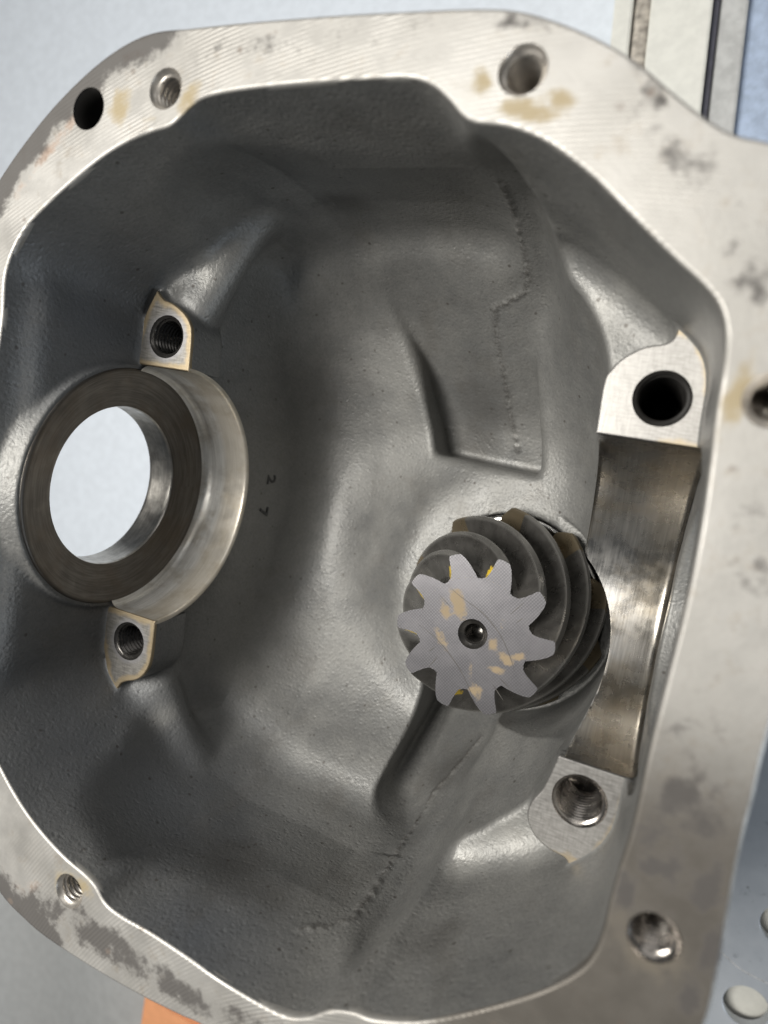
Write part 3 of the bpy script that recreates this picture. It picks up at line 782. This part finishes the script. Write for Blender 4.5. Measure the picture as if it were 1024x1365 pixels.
for i in range(NT_):
    a0 = TH0 + i * 2 * math.pi / NT_
    rows = []
    att = []; lnd = []
    for t in ts:
        th = a0 + TW * (t ** 1.08)
        end = 1.0
        if t > 0.93: end = 1.0 - 0.30 * ((t - 0.93) / 0.07)
        if t < 0.012: end = 0.985
        z = L_ * (1 - t)
        wob = 0.95 - 0.50 * t
        row = []
        for (u, hgt) in sec:
            r = rroot(t) + 0.03 + (rtip(t) - rroot(t)) * hgt * end
            row.append((r * math.cos(th + u * wob), r * math.sin(th + u * wob), z))
        lnd += [float(hgt > 0.94) for (u, hgt) in sec]
        rows.append(row); att += [float(t > 0.84)] * len(sec)
    m = len(sec); Vs = np.array(rows).reshape(-1, 3)
    F_ = []
    for a in range(len(ts) - 1):
        for b in range(m - 1):
            F_.append((a * m + b, (a + 1) * m + b, (a + 1) * m + b + 1, a * m + b + 1))
    F_.append(tuple((len(ts) - 1) * m + b for b in range(m))[::-1])
    # front cap: own vertices so that its edge stays crisp
    nb = len(Vs)
    th = np.array([math.atan2(p[1], p[0]) for p in rows[0]])
    capv = np.array(rows[0])
    arc = [(rroot(0) + 0.03, a) for a in np.linspace(a0 + sec[-1][0], a0 + sec[0][0], 6)[1:-1]]
    capv = np.vstack([capv, [(r * math.cos(a), r * math.sin(a), L_) for r, a in arc]])
    Vall = np.vstack([Vs, capv]); F_.append(tuple(nb + b for b in range(len(capv))))
    me = np_mesh('tooth', Vall, F_)
    me.materials.append(M_pflank); me.materials.append(M_pface)
    set_attr(me, 'heel', att + [0] * len(capv)); set_attr(me, 'land', lnd + [0] * len(capv))
    front = np.clip(1.3 - (L_ - Vall[:, 2]) / 6, 0, 1)
    ang = np.degrees(np.arctan2(Vall[:, 1], Vall[:, 0]))
    yl = np.zeros(len(Vall))
    for ya, w in YB:
        dd = np.abs((ang - ya + 180) % 360 - 180); yl = np.maximum(yl, w * np.clip(1.4 - dd / 13, 0, 1))
    rr_ = np.hypot(Vall[:, 0], Vall[:, 1])
    yl = yl * np.clip(1.6 - (L_ - Vall[:, 2]) / 5, 0, 1) * np.clip(1.3 - (rr_ - 18) / 4.5, 0, 1); yl[nb:] = 0
    set_attr(me, 'yellow', yl)
    set_attr(me, 'tan', blob2(Vall, PT))
    o = link('tooth', me, None, pin)
    me.set_sharp_from_angle(angle=rad(24))
    me.polygons[len(me.polygons) - 1].material_index = 1
    me.polygons[len(me.polygons) - 1].use_smooth = False
    me.polygons[len(me.polygons) - 2].use_smooth = False
# core: front face disc, root cone, neck
seg = 120; tt = np.arange(seg) * 2 * np.pi / seg
rings_ = [(4.5, L_)] + [(r, L_) for r in np.linspace(6, rroot(0), 8)]
Vs = np.concatenate([np.c_[r * np.cos(tt), r * np.sin(tt), np.full(seg, z)] for r, z in rings_])
i = np.arange(seg); j = (i + 1) % seg
Fs = np.concatenate([np.stack([i + a * seg, i + (a + 1) * seg, j + (a + 1) * seg, j + a * seg], 1) for a in range(len(rings_) - 1)])
me = np_mesh('end_face', Vs, Fs); set_attr(me, 'tan', blob2(Vs, PT))
link('end_face', me, M_pface, pin)
rings_ = [(rroot(0), L_), (rroot(0.012), L_ * 0.988)] + [(rroot(t), L_ * (1 - t)) for t in np.linspace(0.04, 1, 20)] + [(26, -0.6), (26, -8)]
Vs = np.concatenate([np.c_[r * np.cos(tt), r * np.sin(tt), np.full(seg, z)] for r, z in rings_])
Fs = np.concatenate([np.stack([i + a * seg, i + (a + 1) * seg, j + (a + 1) * seg, j + a * seg], 1) for a in range(len(rings_) - 1)])
me = np_mesh('root_cone', Vs, Fs)
ang = np.degrees(np.arctan2(Vs[:, 1], Vs[:, 0])); yl = np.zeros(len(Vs))
for ya, w in YB:
    dd = np.abs((ang - ya + 180) % 360 - 180); yl = np.maximum(yl, w * np.clip(1.4 - dd / 13, 0, 1))
set_attr(me, 'yellow', yl * np.clip(1.6 - (L_ - Vs[:, 2]) / 5, 0, 1)); set_attr(me, 'heel', np.zeros(len(Vs)))
link('root_cone', me, M_pflank, pin)
cm = thread_mesh('centre_hole', 3.2, 9, 1.2, 1.3, 1.3, th=0.4)
o = link('centre_hole', cm, M_threadD, pin); o.location.z = L_ * S
# scribed lines on the end face
M_scr = mat_simple('scribed_line', (0.07, 0.065, 0.06), 0.5, 0.4)
SCR = [[(-10.5, 12.5), (-5, 9.8), (2, 6.8), (8, 2.0), (12, -3.5), (14.2, -7.5)], [(-17, -1.5), (-11, -4.2), (-5, -8.5), (0, -13.5), (4.5, -20)],
       [(13.0, 13.0), (9.8, 8.8)], [(13.6, 8.6), (11.8, 6.6)], [(-10.5, -6.8), (-12.2, -9.0)], [(-9.2, -9.6), (-11.2, -13.4)], [(8.6, -13.0), (12.6, -16.8)], [(10.2, -10.5), (14.2, -13.0)], [(-8.4, 6.4), (-12.5, 9.2)]]
for L in SCR:
    P = spline(L, 0.8, closed=False); t = np.gradient(P, axis=0); t /= np.linalg.norm(t, axis=1)[:, None]; nn = np.c_[-t[:, 1], t[:, 0]]
    w = 0.13 * np.sin(np.linspace(0.25, math.pi - 0.25, len(P)))[:, None]
    Vs = np.concatenate([np.c_[P - nn * w, np.full(len(P), L_ + 0.02)], np.c_[P, np.full(len(P), L_ + 0.05)], np.c_[P + nn * w, np.full(len(P), L_ + 0.02)]])
    k = len(P); a = np.arange(k - 1)
    Fs = np.concatenate([np.stack([a, a + 1, a + 1 + k, a + k], 1), np.stack([a + k, a + 1 + k, a + 1 + 2 * k, a + 2 * k], 1)])
    link('scribed_line', np_mesh('scribed_line', Vs, Fs), M_scr, pin)

# bearing behind the pinion head
M_bear = mat_simple('bearing_steel', (0.62, 0.61, 0.59), 0.2, 1.0)
brg = empty('pinion_bearing', (PX, PY, -79.5))
tag(brg, 'bright steel roller bearing ring hidden behind the pinion teeth', 'bearing')
def revz(name, pr, mat, parent, seg=120):
    t = np.arange(seg) * 2 * np.pi / seg
    Vs = np.concatenate([np.c_[r * np.cos(t), r * np.sin(t), np.full(seg, z)] for r, z in pr]); i = np.arange(seg); j = (i + 1) % seg
    Fs = np.concatenate([np.stack([i + a * seg, i + (a + 1) * seg, j + (a + 1) * seg, j + a * seg], 1) for a in range(len(pr) - 1)])
    return link(name, np_mesh(name, Vs, Fs), mat, parent)
revz('outer_race', [(29.5, -2), (29.5, 5.6), (29.9, 6.0), (32.8, 6.0), (33.2, 5.5), (33.2, -2)], M_bear, brg)
revz('cage', [(26.2, -1), (26.5, 2.6), (28.9, 2.6), (29.2, -1.5)], M_threadD, brg)

# ------------------------------------------------------------------ background
def box(name, lo, hi, mat, parent=None, bev=1.0):
    bm = bmesh.new(); bmesh.ops.create_cube(bm, size=1.0)
    for v in bm.verts:
        v.co = Vector([(lo[k] + (hi[k] - lo[k]) * (v.co[k] + 0.5)) * S for k in range(3)])
    bmesh.ops.bevel(bm, geom=bm.edges[:], offset=bev * S, segments=2, affect='EDGES')
    me = bpy.data.meshes.new(name); bm.to_mesh(me); bm.free()
    return link(name, me, mat, parent, smooth=False)

M_floor = mat_simple('pale_paint', (0.76, 0.82, 0.90), 0.5, 0.0, 2.5, 0.25, 0.04)
floor = box('floor', (-3000, -3000, -260), (3000, 3000, -230), M_floor); tag(floor, kind='structure')

# raised numerals on the left web
M_num = mat_simple('numeral_iron', (0.045, 0.045, 0.045), 0.5, 0.3)
for ch, (y, z) in zip('27', ((8.6, -53.6), (-4.2, -51.6))):
    cu = bpy.data.curves.new('cast_numeral', 'FONT'); cu.body = ch; cu.size = 8.0 * S; cu.extrude = 0.25 * S; cu.bevel_depth = 0.1 * S
    tmp = bpy.data.objects.new('tmp', cu); scene.collection.objects.link(tmp)
    bpy.context.view_layer.update()
    me = bpy.data.meshes.new_from_object(tmp.evaluated_get(bpy.context.evaluated_depsgraph_get()))
    bpy.data.objects.remove(tmp)
    o = link('cast_numeral', me, M_num, housing, smooth=False)
    o.matrix_local = Matrix(((0, 0, 1, -85.95 * S), (-1, 0, 0, y * S), (0, -1, 0, z * S), (0, 0, 0, 1)))

# boards and sheets lying round the housing
M_cream = mat_simple('cream_paint', (0.74, 0.74, 0.69), 0.45, 0.0, 3, 0.1, 0.05)
M_weath = mat_simple('weathered_wood', (0.40, 0.37, 0.33), 0.8, 0.0, 2, 0.5, 0.5)
M_conc = mat_simple('grey_concrete', (0.50, 0.505, 0.50), 0.85, 0.0, 1.2, 0.4, 0.12)
M_blue = mat_simple('blue_sheet', (0.38, 0.46, 0.60), 0.4, 0.0, 4, 0.2, 0.15)
M_dark = mat_simple('gap_shade', (0.06, 0.06, 0.08), 0.6, 0.0)  # dark colour painted for the shaded gap beside the cream board
def strip(name, x0, x1, z0, z1, mat, label, cat, group=None, bev=0.8):
    o = box(name, (x0, -170, z0), (x1, 420, z1), mat, None, bev)
    o.location = (0, 0.245, 0); o.rotation_euler.z = rad(5.5)
    tag(o, label, cat, group); return o
strip('cream_board', -14, -5, -229, -199, M_cream, 'narrow cream painted board left of the weathered strip, top right', 'board')
strip('weathered_strip', -4.6, 3.4, -229, -204, M_weath, 'narrow weathered bare wooden strip between two cream boards', 'wood strip')
strip('cream_board', 3.8, 32, -229, -197, M_cream, 'wide cream painted board beside the grey strip, top right', 'board')
strip('dark_gap', 32.3, 35.2, -229, -203, M_dark, 'thin dark strip painted as the shaded seal between cream board and grey strip', 'gap', None, 0.4)  # strip put in where there is only a shaded gap
strip('concrete_strip', 35.6, 48, -229, -206, M_conc, 'rough grey concrete strip next to the blue sheet', 'strip')
strip('blue_sheet', 48.4, 260, -229, -214, M_blue, 'blue sheet at the upper right corner behind the flange', 'sheet')

def mat_plate():
    t = NT('grey_plate')
    col = t.mix(t.ramp(t.noise(30, 5, 0.6), 0.3, 0.7), (0.42, 0.445, 0.48), (0.52, 0.545, 0.575))
    col = t.mix(t.ramp(t.noise(7, 6, 0.7), 0.56, 0.72, 0, 0.6), col, (0.17, 0.18, 0.20))
    col = t.mix(t.ramp(t.voro(9), 0.03, 0.09, 0.6, 0), col, (0.10, 0.10, 0.10))
    st = t.noise(0.9, 4, 0.6, t.scaled((0.05, 1, 1), (0, 0, 0.3)))
    return t.out(t.mix(t.ramp(st, 0.55, 0.75, 0, 0.3), col, (0.55, 0.57, 0.6)), 0.42, 0.35, t.bump(t.noise(2, 3), 0.05, 0.5))
M_plate = mat_plate()
plate = empty('steel_plate', (200, -250, -160)); tag(plate, 'blue grey steel plate with round holes lying behind the lower right flange', 'plate')
rect = dense([(62, -620), (460, -620), (460, -20), (62, -20)], 12)
pl = [rect] + [circle(x, y, 9.6, 48) for x, y in ((135.2, -193.0), (141.5, -150.5), (150, -240), (175, -110))]
off = np.array((200, -250))
pl = [q - off for q in pl]
tp = region_mesh(pl, 0.0, 12)
pv, pf = join([tp, skirt(pl[0], [(0, 0), (0, -5)], 1)] + [skirt(q, [(0, 0), (-0.25, -0.3), (-0.25, -5)], -1) for q in pl[1:]])
link('plate_sheet', np_mesh('plate_sheet', pv, pf), M_plate, plate, smooth=False)
L = spline([(-87, 79), (-78, 76.6), (-70, 73.0), (-59, 71.6)], 1.0, closed=False); t_ = np.gradient(L, axis=0); t_ /= np.linalg.norm(t_, axis=1)[:, None]; nn = np.c_[-t_[:, 1], t_[:, 0]]
w = 0.45 * (0.5 + 0.5 * np.abs(np.sin(np.arange(len(L)) * 1.3)))[:, None]; k = len(L); a = np.arange(k - 1)
Vs = np.concatenate([np.c_[L - nn * w, np.full(k, 0.02)], np.c_[L, np.full(k, 0.12)], np.c_[L + nn * w, np.full(k, 0.02)]])
link('scratch', np_mesh('scratch', Vs, np.concatenate([np.stack([a, a + 1, a + 1 + k, a + k], 1), np.stack([a + k, a + 1 + k, a + 1 + 2 * k, a + 2 * k], 1)])), mat_simple('bare_scratch', (0.9, 0.9, 0.9), 0.3, 0.6), plate)

# grey sheet and orange board under the lower left flange
gx, gy = np.meshgrid(np.linspace(-760, -70, 90), np.linspace(-900, -215, 60), indexing='ij')
gz = -196 + 9 * np.sin((gx + 0.35 * gy) / 34.0) * np.exp(-((gx + 330) / 170) ** 2) + 5 * np.sin(gx / 71 + gy / 90)
n0, n1 = gx.shape; idx = np.arange(n0 * n1).reshape(n0, n1)
Vt = np.stack([gx, gy, gz], -1).reshape(-1, 3); Ft = np.stack([idx[:-1, :-1], idx[1:, :-1], idx[1:, 1:], idx[:-1, 1:]], -1).reshape(-1, 4)
Vb = Vt - np.array((0, 0, 2.0)); Fb = Ft[:, ::-1] + len(Vt)
sheet = link('grey_sheet', np_mesh('grey_sheet', np.vstack([Vt, Vb]), np.vstack([Ft, Fb])), mat_simple('grey_vinyl', (0.50, 0.515, 0.52), 0.38, 0.0, 2, 0.08, 0.06))
tag(sheet, 'smooth light grey sheet with a soft fold under the lower left flange', 'sheet')
ob = box('orange_board', (-182, -700, -182), (20, -338, -150), mat_simple('peach_orange', (0.86, 0.40, 0.20), 0.55, 0.0, 1.5, 0.06, 0.05), None, 5)
ob.rotation_euler.z = 0.0
tag(ob, 'peach orange board showing below the bottom left flange edge', 'board')

wb = box('hole_backing', (70, -600, -186), (440, -40, -171), M_cream, None, 1.5)  # added close under the plate so its holes show pale
tag(wb, 'pale board added under the steel plate, seen only through its round holes', 'board')
